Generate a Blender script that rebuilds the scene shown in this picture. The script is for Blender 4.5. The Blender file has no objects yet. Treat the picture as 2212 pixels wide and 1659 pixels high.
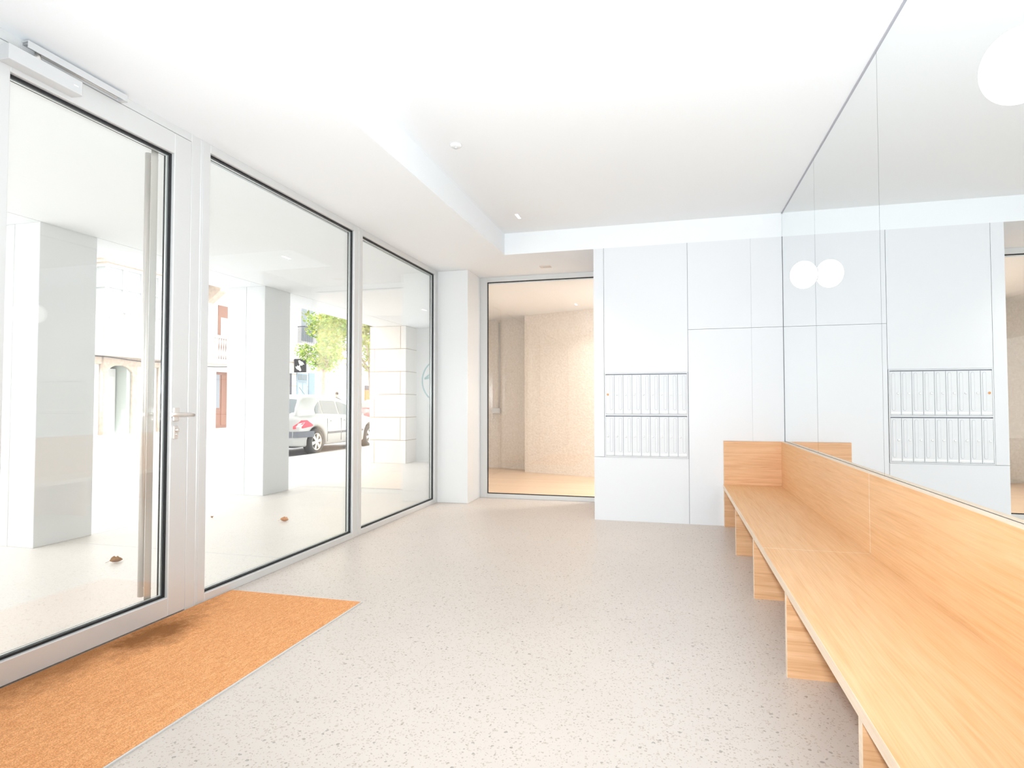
import bpy, bmesh, math, random
from mathutils import Vector, Matrix
random.seed(7)
S = bpy.context.scene
C = S.collection
PI = math.pi

# ------------------------------------------------------------------ camera
F_PX = 1300.67
cam_d = bpy.data.cameras.new('camera')
cam_d.sensor_fit = 'HORIZONTAL'; cam_d.sensor_width = 36.0
cam_d.lens = 36.0 * F_PX / 2212.0
cam_d.clip_start = 0.02; cam_d.clip_end = 300
cam = bpy.data.objects.new('camera', cam_d); C.objects.link(cam)
YAW, PITCH, ROLL = 0.2595414, 0.03043053, -0.0009792
_f = Vector((-math.sin(YAW), math.cos(YAW), 0)); _r = Vector((math.cos(YAW), math.sin(YAW), 0)); _u = Vector((0, 0, 1))
fw = _f * math.cos(PITCH) + _u * math.sin(PITCH)
u2 = -_f * math.sin(PITCH) + _u * math.cos(PITCH)
r3 = _r * math.cos(ROLL) + u2 * math.sin(ROLL)
u3 = -_r * math.sin(ROLL) + u2 * math.cos(ROLL)
M = Matrix((r3, u3, -fw)).transposed().to_4x4(); M.translation = Vector((0, 0, 1.2))
cam.matrix_world = M
S.camera = cam

# ------------------------------------------------------------------ view, world, lights
S.view_settings.view_transform = 'Standard'
S.view_settings.look = 'None'
S.view_settings.gamma = 1.0
S.view_settings.use_curve_mapping = False
S.view_settings.exposure = 0.13
S.cycles.use_denoising = True
S.cycles.max_bounces = 10; S.cycles.diffuse_bounces = 5; S.cycles.glossy_bounces = 5
S.cycles.transparent_max_bounces = 24
S.cycles.caustics_reflective = True; S.cycles.caustics_refractive = False
S.cycles.sample_clamp_indirect = 0.0

w = bpy.data.worlds.new('daylight'); S.world = w; w.use_nodes = True
bg = w.node_tree.nodes['Background']
bg.inputs['Color'].default_value = (0.95, 0.965, 0.98, 1)
bg.inputs['Strength'].default_value = 3.6

def lamp(name, kind, loc, power, color=(1, 1, 1), **k):
    d = bpy.data.lights.new(name, kind); d.energy = power; d.color = color
    for a, v in k.items(): setattr(d, a, v)
    o = bpy.data.objects.new(name, d); C.objects.link(o); o.location = loc
    return o
sun = lamp('sun', 'SUN', (-10, -10, 30), 2.6, (1.0, 0.96, 0.9), angle=0.01)
sun.rotation_euler = Vector((-0.22, 0.62, -0.78)).to_track_quat('-Z', 'Y').to_euler()
FLASH, BOUNCE = 480, 27
flash = lamp('camera_flash', 'SPOT', (-0.06, 0.02, 1.42), FLASH, (0.865, 0.945, 1.0), shadow_soft_size=0.07, spot_size=2.3, spot_blend=1.0)
flash.rotation_euler = Vector((-0.16, 1.0, 0.2)).to_track_quat('-Z', 'Y').to_euler()
bounce = lamp('bounced_flash', 'AREA', (-0.4, 0.6, 0.95), BOUNCE, (0.78, 0.90, 1.0), shape='DISK', size=0.9)
bounce.rotation_euler = (PI - 0.25, 0, 0)

# ------------------------------------------------------------------ materials
def mat(name, col=(0.8, 0.8, 0.8), rough=0.5, metal=0.0, spec=0.5, emit=None, emit_s=0.0):
    m = bpy.data.materials.new(name); m.use_nodes = True
    b = m.node_tree.nodes['Principled BSDF']
    b.inputs['Base Color'].default_value = (*col, 1)
    b.inputs['Roughness'].default_value = rough
    b.inputs['Metallic'].default_value = metal
    b.inputs['Specular IOR Level'].default_value = spec
    if emit:
        b.inputs['Emission Color'].default_value = (*emit, 1); b.inputs['Emission Strength'].default_value = emit_s
    return m
class N:
    """tiny node helper"""
    def __init__(s, m):
        s.t = m.node_tree; s.b = s.t.nodes.get('Principled BSDF')
    def n(s, ty, **k):
        nd = s.t.nodes.new(ty)
        for a, v in k.items():
            if a.startswith('_'): setattr(nd, a[1:], v)
            else:
                key = int(a[1:]) if a[0] == 'i' and a[1:].isdigit() else a.replace('__', ' ')
                nd.inputs[key].default_value = v
        return nd
    def l(s, a, b): s.t.links.new(a, b)
    def coord(s, scale=(1, 1, 1), rot=(0, 0, 0), out='Object'):
        tc = s.n('ShaderNodeTexCoord'); mp = s.n('ShaderNodeMapping')
        mp.inputs['Scale'].default_value = scale; mp.inputs['Rotation'].default_value = rot
        s.l(tc.outputs[out], mp.inputs['Vector']); return mp.outputs['Vector']
    def ramp(s, src, stops):
        r = s.n('ShaderNodeValToRGB'); e = r.color_ramp.elements
        while len(e) < len(stops): e.new(0.5)
        for i, (p, c) in enumerate(stops):
            e[i].position = p; e[i].color = (*c, 1) if len(c) == 3 else c
        s.l(src, r.inputs['Fac']); return r.outputs['Color']
    def mix(s, fac, a, b, mode='MIX'):
        x = s.n('ShaderNodeMix', _data_type='RGBA', _blend_type=mode)
        for sock, v in ((x.inputs['Factor'], fac), (x.inputs[6], a), (x.inputs[7], b)):
            if hasattr(v, 'is_output'): s.l(v, sock)
            elif isinstance(v, (int, float)): sock.default_value = v
            else: sock.default_value = (*v, 1)
        return x.outputs[2]
    def math(s, op, a, b=0.0):
        x = s.n('ShaderNodeMath', _operation=op)
        for i, v in enumerate((a, b)):
            if hasattr(v, 'is_output'): s.l(v, x.inputs[i])
            else: x.inputs[i].default_value = v
        return x.outputs[0]
    def bump(s, h, strength=0.2, dist=0.01):
        b = s.n('ShaderNodeBump'); b.inputs['Strength'].default_value = strength; b.inputs['Distance'].default_value = dist
        s.l(h, b.inputs['Height']); s.l(b.outputs['Normal'], s.b.inputs['Normal'])

def noisy(name, c1, c2, scale, rough=0.6, bump=0.0, stretch=(1, 1, 1), detail=4):
    m = mat(name, c1, rough); n = N(m)
    t = n.n('ShaderNodeTexNoise', Scale=scale, Detail=float(detail)); n.l(n.coord(stretch), t.inputs['Vector'])
    n.l(n.ramp(t.outputs['Fac'], [(0.3, c1), (0.7, c2)]), n.b.inputs['Base Color'])
    if bump: n.bump(t.outputs['Fac'], bump)
    return m

def wood(name, axis, light, mid, dark, rough=0.45, contrast=1.0):
    """straight-grained oak veneer; grain runs along axis"""
    m = mat(name, mid, rough); n = N(m)
    sc = [16, 16, 16]; sc[axis] = 0.8
    v = n.coord(tuple(sc))
    t1 = n.n('ShaderNodeTexNoise', Scale=2.2, Detail=5.0, Roughness=0.6, Distortion=0.9); n.l(v, t1.inputs['Vector'])
    sc2 = [70, 70, 70]; sc2[axis] = 1.6
    t2 = n.n('ShaderNodeTexNoise', Scale=2.0, Detail=3.0, Roughness=0.6); n.l(n.coord(tuple(sc2)), t2.inputs['Vector'])
    a = n.ramp(t1.outputs['Fac'], [(0.28, dark), (0.48, mid), (0.72, light)])
    k = n.ramp(t2.outputs['Fac'], [(0.35, (0.88, 0.85, 0.81)), (0.6, (1, 1, 1))])
    n.l(n.mix(0.8 * contrast, a, k, 'MULTIPLY'), n.b.inputs['Base Color'])
    return m

MT = {}
MT['ceil'] = mat('white_plaster', (0.87, 0.89, 0.905), 0.9, spec=0.2)
MT['panel'] = mat('white_lacquer', (0.775, 0.785, 0.805), 0.42, spec=0.4)
MT['column'] = mat('white_coated_metal', (0.765, 0.775, 0.775), 0.30, spec=0.6)
MT['alu'] = mat('anodised_aluminium', (0.70, 0.70, 0.69), 0.42, metal=0.25)
MT['alu_d'] = mat('brushed_rail', (0.45, 0.45, 0.46), 0.3, metal=0.8)
MT['steel'] = mat('stainless_steel', (0.80, 0.76, 0.72), 0.30, metal=0.75)
MT['gasket'] = mat('black_gasket', (0.008, 0.008, 0.010), 0.6)
MT['spacer'] = mat('spacer_bar', (0.72, 0.74, 0.72), 0.3, metal=0.5)
MT['plastic'] = mat('light_grey_plastic', (0.62, 0.62, 0.62), 0.5)
MT['white'] = mat('white_paint', (0.84, 0.84, 0.84), 0.6)
MT['dark'] = mat('dark_recess', (0.05, 0.05, 0.055), 0.7)
MT['groove'] = mat('panel_gap', (0.45, 0.45, 0.50), 0.8)
MT['led'] = mat('led_spot', (1, 1, 1), 0.5, emit=(1, 0.95, 0.88), emit_s=6.0)
MT['opal'] = mat('opal_glass', (0.9, 0.9, 0.9), 0.25, emit=(1, 1, 1), emit_s=1.1)
MT['copper'] = mat('copper_lock', (0.72, 0.32, 0.10), 0.35, metal=0.6)
MT['lock'] = mat('lock_cylinder', (0.86, 0.86, 0.86), 0.3, metal=0.3)
MT['card'] = mat('paper_card', (0.9, 0.9, 0.9), 0.7)
MT['ink'] = mat('grey_print', (0.45, 0.45, 0.47), 0.8)
MT['mbox'] = mat('mailbox_aluminium', (0.77, 0.785, 0.80), 0.5, spec=0.3)
MT['mbox_e'] = mat('mailbox_edge', (0.42, 0.43, 0.49), 0.6)
OAKL, OAKM, OAKD = (0.84, 0.53, 0.29), (0.81, 0.485, 0.245), (0.76, 0.42, 0.185)
MT['oak_y'] = wood('oak_veneer_long', 1, OAKL, OAKM, OAKD)
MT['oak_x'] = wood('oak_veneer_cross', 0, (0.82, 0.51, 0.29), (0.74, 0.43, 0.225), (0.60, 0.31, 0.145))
MT['oak_e'] = wood('oak_edge_band', 1, (0.86, 0.71, 0.56), (0.83, 0.66, 0.50), (0.78, 0.58, 0.42), contrast=0.5)

# mirror: slightly cool silvering
MT['mirror'] = mat('silvered_mirror', (0.90, 0.925, 0.925), 0.0, metal=1.0)

# clear glass that lets light straight through and reflects by Schlick's law
def glass(name, tint=(0.992, 0.997, 0.994), f0=0.045):
    m = bpy.data.materials.new(name); m.use_nodes = True; t = m.node_tree; t.nodes.clear()
    n = N(m)
    out = n.n('ShaderNodeOutputMaterial'); mx = n.n('ShaderNodeMixShader')
    tr = n.n('ShaderNodeBsdfTransparent'); tr.inputs['Color'].default_value = (*tint, 1)
    gl = n.n('ShaderNodeBsdfGlossy'); gl.inputs['Roughness'].default_value = 0.0
    lw = n.n('ShaderNodeLayerWeight'); lw.inputs['Blend'].default_value = 0.5
    p5 = n.math('POWER', lw.outputs['Facing'], 5.0)
    fac = n.math('ADD', n.math('MULTIPLY', p5, 1 - f0), f0)
    n.l(fac, mx.inputs['Fac']); n.l(tr.outputs[0], mx.inputs[1]); n.l(gl.outputs[0], mx.inputs[2])
    n.l(mx.outputs[0], out.inputs['Surface'])
    return m
MT['glass'] = glass('clear_glass')
MT['carglass'] = glass('car_window_glass', (0.62, 0.68, 0.68), 0.08)

# polished aggregate floor
def floor_mat(name, base, speck=1.0):
    m = mat(name, base, 0.38, spec=0.45); n = N(m)
    v = n.coord()
    wob = n.n('ShaderNodeTexNoise', Scale=60.0, Detail=2.0); n.l(v, wob.inputs['Vector'])
    vv = n.n('ShaderNodeVectorMath', _operation='MULTIPLY_ADD'); n.l(wob.outputs['Color'], vv.inputs[0]); vv.inputs[1].default_value = (0.016,) * 3; n.l(v, vv.inputs[2])
    big = n.n('ShaderNodeTexNoise', Scale=1.3, Detail=3.0); n.l(v, big.inputs['Vector'])
    col = n.ramp(big.outputs['Fac'], [(0.3, tuple(c * 0.95 for c in base)), (0.7, base)])
    for sc, thr, pick, c in ((56.0, 0.40, 0.6, (0.54, 0.45, 0.38)), (90.0, 0.42, 0.6, (0.42, 0.335, 0.265)), (44.0, 0.33, 0.26, (0.27, 0.245, 0.22)), (140.0, 0.40, 0.4, (0.40, 0.32, 0.25))):
        vo = n.n('ShaderNodeTexVoronoi', Scale=sc, Randomness=1.0); n.l(vv.outputs[0], vo.inputs['Vector'])
        sep = n.n('ShaderNodeSeparateColor'); n.l(vo.outputs['Color'], sep.inputs[0])
        size = n.math('MULTIPLY', sep.outputs[1], thr)
        inside = n.math('LESS_THAN', vo.outputs['Distance'], size)
        keep = n.math('LESS_THAN', sep.outputs[0], pick)
        f = n.math('MULTIPLY', n.math('MULTIPLY', inside, keep), 0.72 * speck)
        col = n.mix(f, col, c)
    n.l(col, n.b.inputs['Base Color'])
    return m
MT['floor'] = floor_mat('polished_aggregate', (0.655, 0.585, 0.53))
MT['porchfloor'] = floor_mat('porch_aggregate', (0.76, 0.71, 0.66), 0.45)

# coir mat with a damp dirty patch by the door
def coir():
    m = mat('coir', (0.62, 0.30, 0.11), 0.95, spec=0.1); n = N(m)
    t = n.n('ShaderNodeTexNoise', Scale=1.0, Detail=4.0, Roughness=0.7); n.l(n.coord((160, 26, 60)), t.inputs['Vector'])
    t2 = n.n('ShaderNodeTexNoise', Scale=240.0, Detail=2.0); n.l(n.coord(), t2.inputs['Vector'])
    a = n.ramp(t.outputs['Fac'], [(0.3, (0.72, 0.315, 0.125)), (0.55, (0.88, 0.43, 0.195)), (0.75, (0.95, 0.55, 0.29))])
    a = n.mix(0.8, a, n.ramp(t2.outputs['Fac'], [(0.35, (0.66, 0.60, 0.52)), (0.65, (1.15, 1.15, 1.15))]), 'MULTIPLY')
    # stain: distance from the threshold line, shaped by noise
    sx = n.n('ShaderNodeSeparateXYZ'); tc = n.n('ShaderNodeTexCoord'); n.l(tc.outputs['Object'], sx.inputs[0])
    wn = n.n('ShaderNodeTexNoise', Scale=7.0, Detail=9.0, Roughness=0.75); n.l(tc.outputs['Object'], wn.inputs['Vector'])
    dx = n.math('MULTIPLY', n.math('ADD', sx.outputs[0], 2.60 - 2.26), 4.0)
    dy = n.math('MULTIPLY', n.math('ADD', sx.outputs[1], -2.56 + 2.3), 2.3)
    d1 = n.math('SQRT', n.math('ADD', n.math('MULTIPLY', dx, dx), n.math('MULTIPLY', dy, dy)))
    e1 = n.math('ADD', d1, n.math('MULTIPLY', n.math('ADD', wn.outputs['Fac'], -0.5), 1.6))
    dx2 = n.math('MULTIPLY', n.math('ADD', sx.outputs[0], 2.70 - 2.26), 4.2)
    dy2 = n.math('MULTIPLY', n.math('ADD', sx.outputs[1], -2.2 + 2.3), 0.9)
    d2 = n.math('SQRT', n.math('ADD', n.math('MULTIPLY', dx2, dx2), n.math('MULTIPLY', dy2, dy2)))
    e2 = n.math('ADD', d2, n.math('MULTIPLY', n.math('ADD', wn.outputs['Fac'], -0.5), 1.8))
    f1 = n.ramp(e1, [(0.25, (0.85,) * 3), (0.9, (0,) * 3)])
    f2 = n.ramp(e2, [(0.2, (0.6,) * 3), (0.95, (0,) * 3)])
    f = n.mix(1.0, f1, f2, 'LIGHTEN')
    n.l(n.mix(f, a, (0.20, 0.075, 0.022)), n.b.inputs['Base Color'])
    n.bump(t2.outputs['Fac'], 0.5, 0.004)
    return m
MT['coir'] = coir()
MT['plaster'] = noisy('rough_lime_plaster', (0.74, 0.67, 0.585), (0.84, 0.78, 0.71), 34.0, 0.95, 0.7)
MT['corrfloor'] = noisy('smooth_corridor_floor', (0.66, 0.47, 0.31), (0.74, 0.56, 0.40), 2.0, 0.3, 0, (0.5, 3, 1))

# outdoors
MT['paver'] = mat('pavement_slabs', (0.74, 0.73, 0.72), 0.8)
def _pav():
    n = N(MT['paver'])
    b = n.n('ShaderNodeTexBrick', Scale=1.0, _offset=0.5)
    b.inputs['Color1'].default_value = (0.76, 0.75, 0.74, 1); b.inputs['Color2'].default_value = (0.70, 0.69, 0.68, 1); b.inputs['Mortar'].default_value = (0.5, 0.49, 0.48, 1)
    b.inputs['Mortar Size'].default_value = 0.012; b.inputs['Brick Width'].default_value = 0.6; b.inputs['Row Height'].default_value = 0.4
    n.l(n.coord(), b.inputs['Vector']); n.l(b.outputs['Color'], n.b.inputs['Base Color'])
_pav()
MT['asphalt'] = noisy('pale_asphalt', (0.46, 0.46, 0.47), (0.54, 0.54, 0.55), 3.0, 0.9, 0, (1, 0.3, 1))
MT['kerb'] = mat('granite_kerb', (0.62, 0.61, 0.60), 0.8)
MT['render'] = mat('white_render', (0.68, 0.66, 0.63), 0.9)
MT['granite'] = noisy('warm_granite', (0.50, 0.40, 0.32), (0.64, 0.53, 0.44), 9.0, 0.9)
MT['sash'] = mat('white_joinery', (0.68, 0.67, 0.65), 0.6)
MT['pane'] = mat('window_glass_pale', (0.47, 0.49, 0.49), 0.2, spec=0.4)
MT['paned'] = mat('window_glass_grey', (0.20, 0.23, 0.24), 0.2, spec=0.4)
MT['teal'] = mat('teal_shop_glass', (0.36, 0.52, 0.56), 0.15)
MT['blue'] = mat('blue_grey_paint', (0.28, 0.36, 0.42), 0.6)
MT['brown'] = mat('brown_varnished_door', (0.30, 0.14, 0.09), 0.5)
MT['grille'] = mat('door_grille_glass', (0.28, 0.30, 0.33), 0.4)
MT['iron'] = mat('black_iron', (0.08, 0.08, 0.10), 0.6)
MT['shade'] = mat('door_reveal_shade', (0.52, 0.56, 0.52), 0.8)  # shade inside the arched doorway, put into the colour
MT['signk'] = mat('black_sign_panel', (0.02, 0.02, 0.025), 0.5)
MT['orange'] = mat('orange_shopfront', (0.80, 0.20, 0.06), 0.6)
MT['stone'] = noisy('pale_stone_cladding', (0.80, 0.765, 0.72), (0.84, 0.80, 0.76), 1.2, 0.35)
MT['joint'] = mat('stone_joint', (0.46, 0.33, 0.20), 0.9)
MT['teal_line'] = mat('teal_vinyl', (0.30, 0.50, 0.52), 0.6)
MT['silver'] = mat('silver_car_paint', (0.47, 0.47, 0.455), 0.35, metal=0.2)
MT['red'] = mat('red_car_paint', (0.70, 0.05, 0.05), 0.25)
MT['tail'] = mat('red_tail_lens', (0.75, 0.05, 0.08), 0.15)
MT['tailw'] = mat('clear_tail_lens', (0.85, 0.75, 0.75), 0.15)
MT['trim'] = mat('dark_grey_trim', (0.13, 0.14, 0.16), 0.6)
MT['tyre'] = mat('tyre_rubber', (0.05, 0.05, 0.05), 0.85)
MT['rim'] = mat('alloy_rim', (0.72, 0.68, 0.62), 0.35, metal=0.6)
MT['bark'] = noisy('pale_bark', (0.34, 0.28, 0.22), (0.50, 0.43, 0.35), 14.0, 0.9, 0.3)
def leafmat(name, c1, c2):
    m = mat(name, c1, 0.55); n = N(m)
    t = n.n('ShaderNodeTexNoise', Scale=3.5, Detail=3.0); n.l(n.coord(), t.inputs['Vector'])
    n.l(n.ramp(t.outputs['Fac'], [(0.35, c1), (0.65, c2)]), n.b.inputs['Base Color'])
    n.b.inputs['Subsurface Weight'].default_value = 0.0
    return m
MT['leaf'] = leafmat('green_leaves', (0.24, 0.46, 0.10), (0.52, 0.60, 0.12))
MT['leafd'] = leafmat('dark_green_leaves', (0.20, 0.36, 0.09), (0.50, 0.50, 0.09))
MT['dry'] = mat('dry_leaf', (0.36, 0.17, 0.05), 0.8)
MT['dryo'] = mat('orange_leaf', (0.62, 0.27, 0.10), 0.8)
MT['skin'] = mat('skin', (0.62, 0.40, 0.31), 0.6)
MT['hair'] = mat('dark_hair', (0.06, 0.04, 0.03), 0.7)
MT['cloth'] = mat('pale_shirt', (0.62, 0.62, 0.64), 0.9)
MT['jeans'] = mat('blue_trousers', (0.12, 0.16, 0.26), 0.9)

# ------------------------------------------------------------------ mesh helpers
class MB:
    def __init__(s): s.v = []; s.f = []; s.sm = []
    def add(s, vs, fs, smooth=False):
        o = len(s.v); s.v += [tuple(v) for v in vs]
        for f in fs: s.f.append(tuple(i + o for i in f)); s.sm.append(smooth)
        return s
    def box(s, x0, x1, y0, y1, z0, z1):
        x0, x1 = min(x0, x1), max(x0, x1); y0, y1 = min(y0, y1), max(y0, y1); z0, z1 = min(z0, z1), max(z0, z1)
        return s.add([(x0, y0, z0), (x1, y0, z0), (x1, y1, z0), (x0, y1, z0), (x0, y0, z1), (x1, y0, z1), (x1, y1, z1), (x0, y1, z1)],
                     [(0, 3, 2, 1), (4, 5, 6, 7), (0, 1, 5, 4), (1, 2, 6, 5), (2, 3, 7, 6), (3, 0, 4, 7)])
    def prism(s, pts, a, b, axis):
        """polygon pts (2-D, in the other two axes in order) extruded from a to b along axis"""
        def P(p, t):
            q = list(p); q.insert(axis, t); return q
        n = len(pts)
        return s.add([P(p, a) for p in pts] + [P(p, b) for p in pts],
                     [tuple(range(n)), tuple(range(2 * n - 1, n - 1, -1))] + [(i, i + n, (i + 1) % n + n, (i + 1) % n) for i in range(n)])
    def tube(s, pts, r, n=12, caps=True):
        pts = [Vector(p) for p in pts]; rs = r if isinstance(r, (list, tuple)) else [r] * len(pts)
        rings = []
        for i, p in enumerate(pts):
            d = (pts[min(i + 1, len(pts) - 1)] - pts[max(i - 1, 0)]).normalized()
            a = d.cross(Vector((0, 0, 1)));
            if a.length < 1e-3: a = Vector((1, 0, 0))
            a.normalize(); b = d.cross(a)
            rings.append([p + (a * math.cos(2 * PI * k / n) + b * math.sin(2 * PI * k / n)) * rs[i] for k in range(n)])
        vs = [v for r_ in rings for v in r_]; fs = []
        for i in range(len(pts) - 1):
            for k in range(n):
                fs.append((i * n + k, i * n + (k + 1) % n, (i + 1) * n + (k + 1) % n, (i + 1) * n + k))
        s.add(vs, fs, True)
        if caps:
            o = len(s.v) - len(vs)
            s.f.append(tuple(o + k for k in range(n))[::-1]); s.sm.append(False)
            s.f.append(tuple(o + (len(pts) - 1) * n + k for k in range(n))); s.sm.append(False)
        return s
    def lathe(s, prof, c, axis=2, n=24):
        """profile [(radius, along)] revolved about axis through c"""
        vs = []; fs = []
        for r, h in prof:
            for k in range(n):
                a = 2 * PI * k / n; q = [r * math.cos(a), r * math.sin(a)]; q.insert(axis, h)
                vs.append((c[0] + q[0], c[1] + q[1], c[2] + q[2]))
        m = len(prof)
        for i in range(m - 1):
            for k in range(n): fs.append((i * n + k, i * n + (k + 1) % n, (i + 1) * n + (k + 1) % n, (i + 1) * n + k))
        s.add(vs, fs, True)
        o = len(s.v) - len(vs)
        s.f.append(tuple(o + k for k in range(n))); s.sm.append(False)
        s.f.append(tuple(o + (m - 1) * n + k for k in range(n))); s.sm.append(False)
        return s
    def build(s, name, m, parent=None, bevel=0.0, seg=2, local=False):
        off = Vector((0, 0, 0))
        if parent is not None and not local:
            q = parent
            while q is not None: off += q.location; q = q.parent
        me = bpy.data.meshes.new(name)
        me.from_pydata([(v[0] - off.x, v[1] - off.y, v[2] - off.z) for v in s.v], [], s.f)
        for i, p in enumerate(me.polygons): p.use_smooth = s.sm[i]
        bm = bmesh.new(); bm.from_mesh(me); bmesh.ops.recalc_face_normals(bm, faces=bm.faces)
        if bevel:
            es = [e for e in bm.edges if len(e.link_faces) == 2 and e.calc_face_angle(0) > 0.6]
            bmesh.ops.bevel(bm, geom=es, offset=bevel, segments=seg, affect='EDGES', profile=0.5)
        bm.to_mesh(me); bm.free()
        me.materials.append(MT[m] if isinstance(m, str) else m)
        o = bpy.data.objects.new(name, me); C.objects.link(o)
        if parent is not None: o.parent = parent
        return o
def box(*a): return MB().box(*a)
def thing(name, label, cat, loc=(0, 0, 0), group=None, rz=0.0):
    o = bpy.data.objects.new(name, None); C.objects.link(o); o.location = loc; o.rotation_euler = (0, 0, rz)
    o.empty_display_size = 0.1
    return tag(o, label, cat, group)
def tag(o, label, cat, group=None):
    o['label'] = label; o['category'] = cat
    if group: o['group'] = group
    return o
def struct(o, label=None):
    o['kind'] = 'structure'
    if label: o['label'] = label
    return o
def copy_tree(o, parent=None):
    c = o.copy(); C.objects.link(c); c.parent = parent
    for ch in list(o.children): copy_tree(ch, c)
    return c

# ------------------------------------------------------------------ room shell
XG, XM, YW, ZC, ZS = -2.735, 1.036, 6.215, 3.02, 2.79
YR = -1.9                       # wall behind the camera
YD = 7.29                       # glass door at the back
XS = -1.731                     # inner edge of the lowered ceiling
struct(box(XG - 0.10, XM + 0.3, YR - 0.2, YD + 0.06, -0.2, 0.0).build('floor', 'floor'), 'pale polished aggregate floor with grey and brown specks')
c = MB()
c.box(XS, XM + 0.3, YR, YW, ZC, ZC + 0.25)
c.box(XG - 0.10, XS, YR, YD + 0.06, ZS, ZC + 0.25)
c.box(XS, XM + 0.3, YW, YD + 0.06, ZS, ZC + 0.25)
struct(c.build('ceiling', 'ceil'), 'white ceiling with a lowered band along glazing and back wall')
struct(box(XM + 0.012, XM + 0.3, YR, YD + 0.06, 0, ZC + 0.25).build('wall_right', 'ceil'))
struct(box(XG - 0.1, XM + 0.3, YR - 0.2, YR, 0, ZC + 0.25).build('wall_rear', 'ceil'))
wb = struct(box(-0.775, XM + 0.012, YW + 0.026, YD + 0.06, 0, ZS).build('wall_back', 'groove'), 'white panelled wall with mailboxes set into it')
for x0, x1, z0, z1 in ((-0.775, -0.672, 0.645, 2.79), (-0.6685, 0.1565, 1.499, 2.79), (-0.775, 0.1565, 0.0, 0.6415),
                       (0.160, 0.7495, 1.9225, 2.79), (0.7505, 1.033, 1.9225, 2.79), (0.160, 0.7495, 0.0, 1.9195), (0.7505, 1.033, 0.0, 1.9195)):
    box(x0, x1, YW, YW + 0.0255, z0, z1).build('panel', 'panel', wb)
# strip of panel between mailboxes and tall joint
# corner column
struct(box(XG - 0.06, -2.352, 6.80, YD + 0.02, 0, ZS).build('wall_corner', 'column', bevel=0.004), 'white metal-clad column in the corner between glazing and glass door')

# ------------------------------------------------------------------ glazed front
def ring(mb, x0, x1, y0, y1, z0, z1, t):
    mb.box(x0, x1, y0, y1, z0, z0 + t); mb.box(x0, x1, y0, y1, z1 - t, z1)
    mb.box(x0, x1, y0, y0 + t, z0 + t, z1 - t); mb.box(x0, x1, y1 - t, y1, z0 + t, z1 - t)
def glazing(parent, y0, y1, z0, z1, xf):
    """double glazed unit seen in the opening y0..y1, z0..z1 of a frame whose face is at xf"""
    g = MB(); ring(g, xf - 0.034, xf - 0.022, y0 - 0.004, y1 + 0.004, z0 - 0.004, z1 + 0.004, 0.015)
    g.build('gasket', 'gasket', parent)
    sp = MB(); ring(sp, xf - 0.052, xf - 0.042, y0 - 0.004, y1 + 0.004, z0 - 0.004, z1 + 0.004, 0.017); sp.build('spacer', 'spacer', parent)
    g2 = MB(); ring(g2, xf - 0.068, xf - 0.060, y0 - 0.004, y1 + 0.004, z0 - 0.004, z1 + 0.004, 0.013); g2.build('outer_gasket', 'gasket', parent)
    box(xf - 0.041, xf - 0.035, y0 - 0.003, y1 + 0.003, z0 - 0.003, z1 + 0.003).build('pane', 'glass', parent)
    box(xf - 0.059, xf - 0.053, y0 - 0.003, y1 + 0.003, z0 - 0.003, z1 + 0.003).build('pane', 'glass', parent)
def frame(mb, xf, y0, y1, z0, z1, gy0, gy1, gz0, gz1, d=0.075):
    mb.box(xf - d, xf, y0, gy0, z0, z1); mb.box(xf - d, xf, gy1, y1, z0, z1)
    mb.box(xf - d, xf, gy0, gy1, z0, gz0); mb.box(xf - d, xf, gy0, gy1, gz1, z1)
ZH = 2.742
def fixed(name, label, y0, y1, gy0, gy1, gz0=0.05, gz1=2.738):
    f = MB(); frame(f, XG, y0, y1, 0.0, ZS, gy0, gy1, gz0, gz1)
    o = struct(f.build(name, 'alu', None, 0.003, 1), label)
    glazing(o, gy0, gy1, gz0, gz1, XG)
    return o
w1 = fixed('window_1', 'wide fixed glass pane beside the entrance door', 2.990, 4.885, 3.070, 4.812)
w2 = fixed('window_2', 'narrower fixed glass pane next to the corner column', 4.887, 6.80, 4.962, 6.712)
w3 = fixed('window_unseen', 'unseen fixed glass pane added on the near side of the entrance door', YR, 1.68, -1.8, 1.60)  # out of view, added to let daylight into the near room
# grooved jamb strips on the mullions
for wnd, ya, yb in ((w1, 3.005, 3.035), (w2, 4.900, 4.930)):
    box(XG, XG + 0.004, ya, yb, 0.02, 2.76).build('cover_strip', 'alu', wnd)
dfr = MB()
dfr.box(XG - 0.075, XG, 1.682, 1.780, 0, ZS); dfr.box(XG - 0.075, XG, 2.918, 2.988, 0, ZS); dfr.box(XG - 0.075, XG, 1.780, 2.918, 2.745, ZS)
struct(dfr.build('trim_1', 'alu', None, 0.002, 1), 'aluminium frame around the entrance door')
d = MB(); frame(d, XG + 0.004, 1.784, 2.913, 0.008, 2.741, 1.906, 2.790, 0.112, 2.622)
door = struct(d.build('door_1', 'alu', None, 0.003, 1), 'tall glazed entrance door in a grey aluminium frame')
glazing(door, 1.906, 2.790, 0.112, 2.622, XG + 0.004)
box(XG - 0.05, XG - 0.045, 1.786, 2.911, 0.0, 0.012).build('bottom_seal', 'gasket', door)
# dark shadow gap behind the leaf edge (rebate of the frame)
box(XG - 0.080, XG - 0.076, 1.77, 2.93, 0.0, 2.76)
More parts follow.
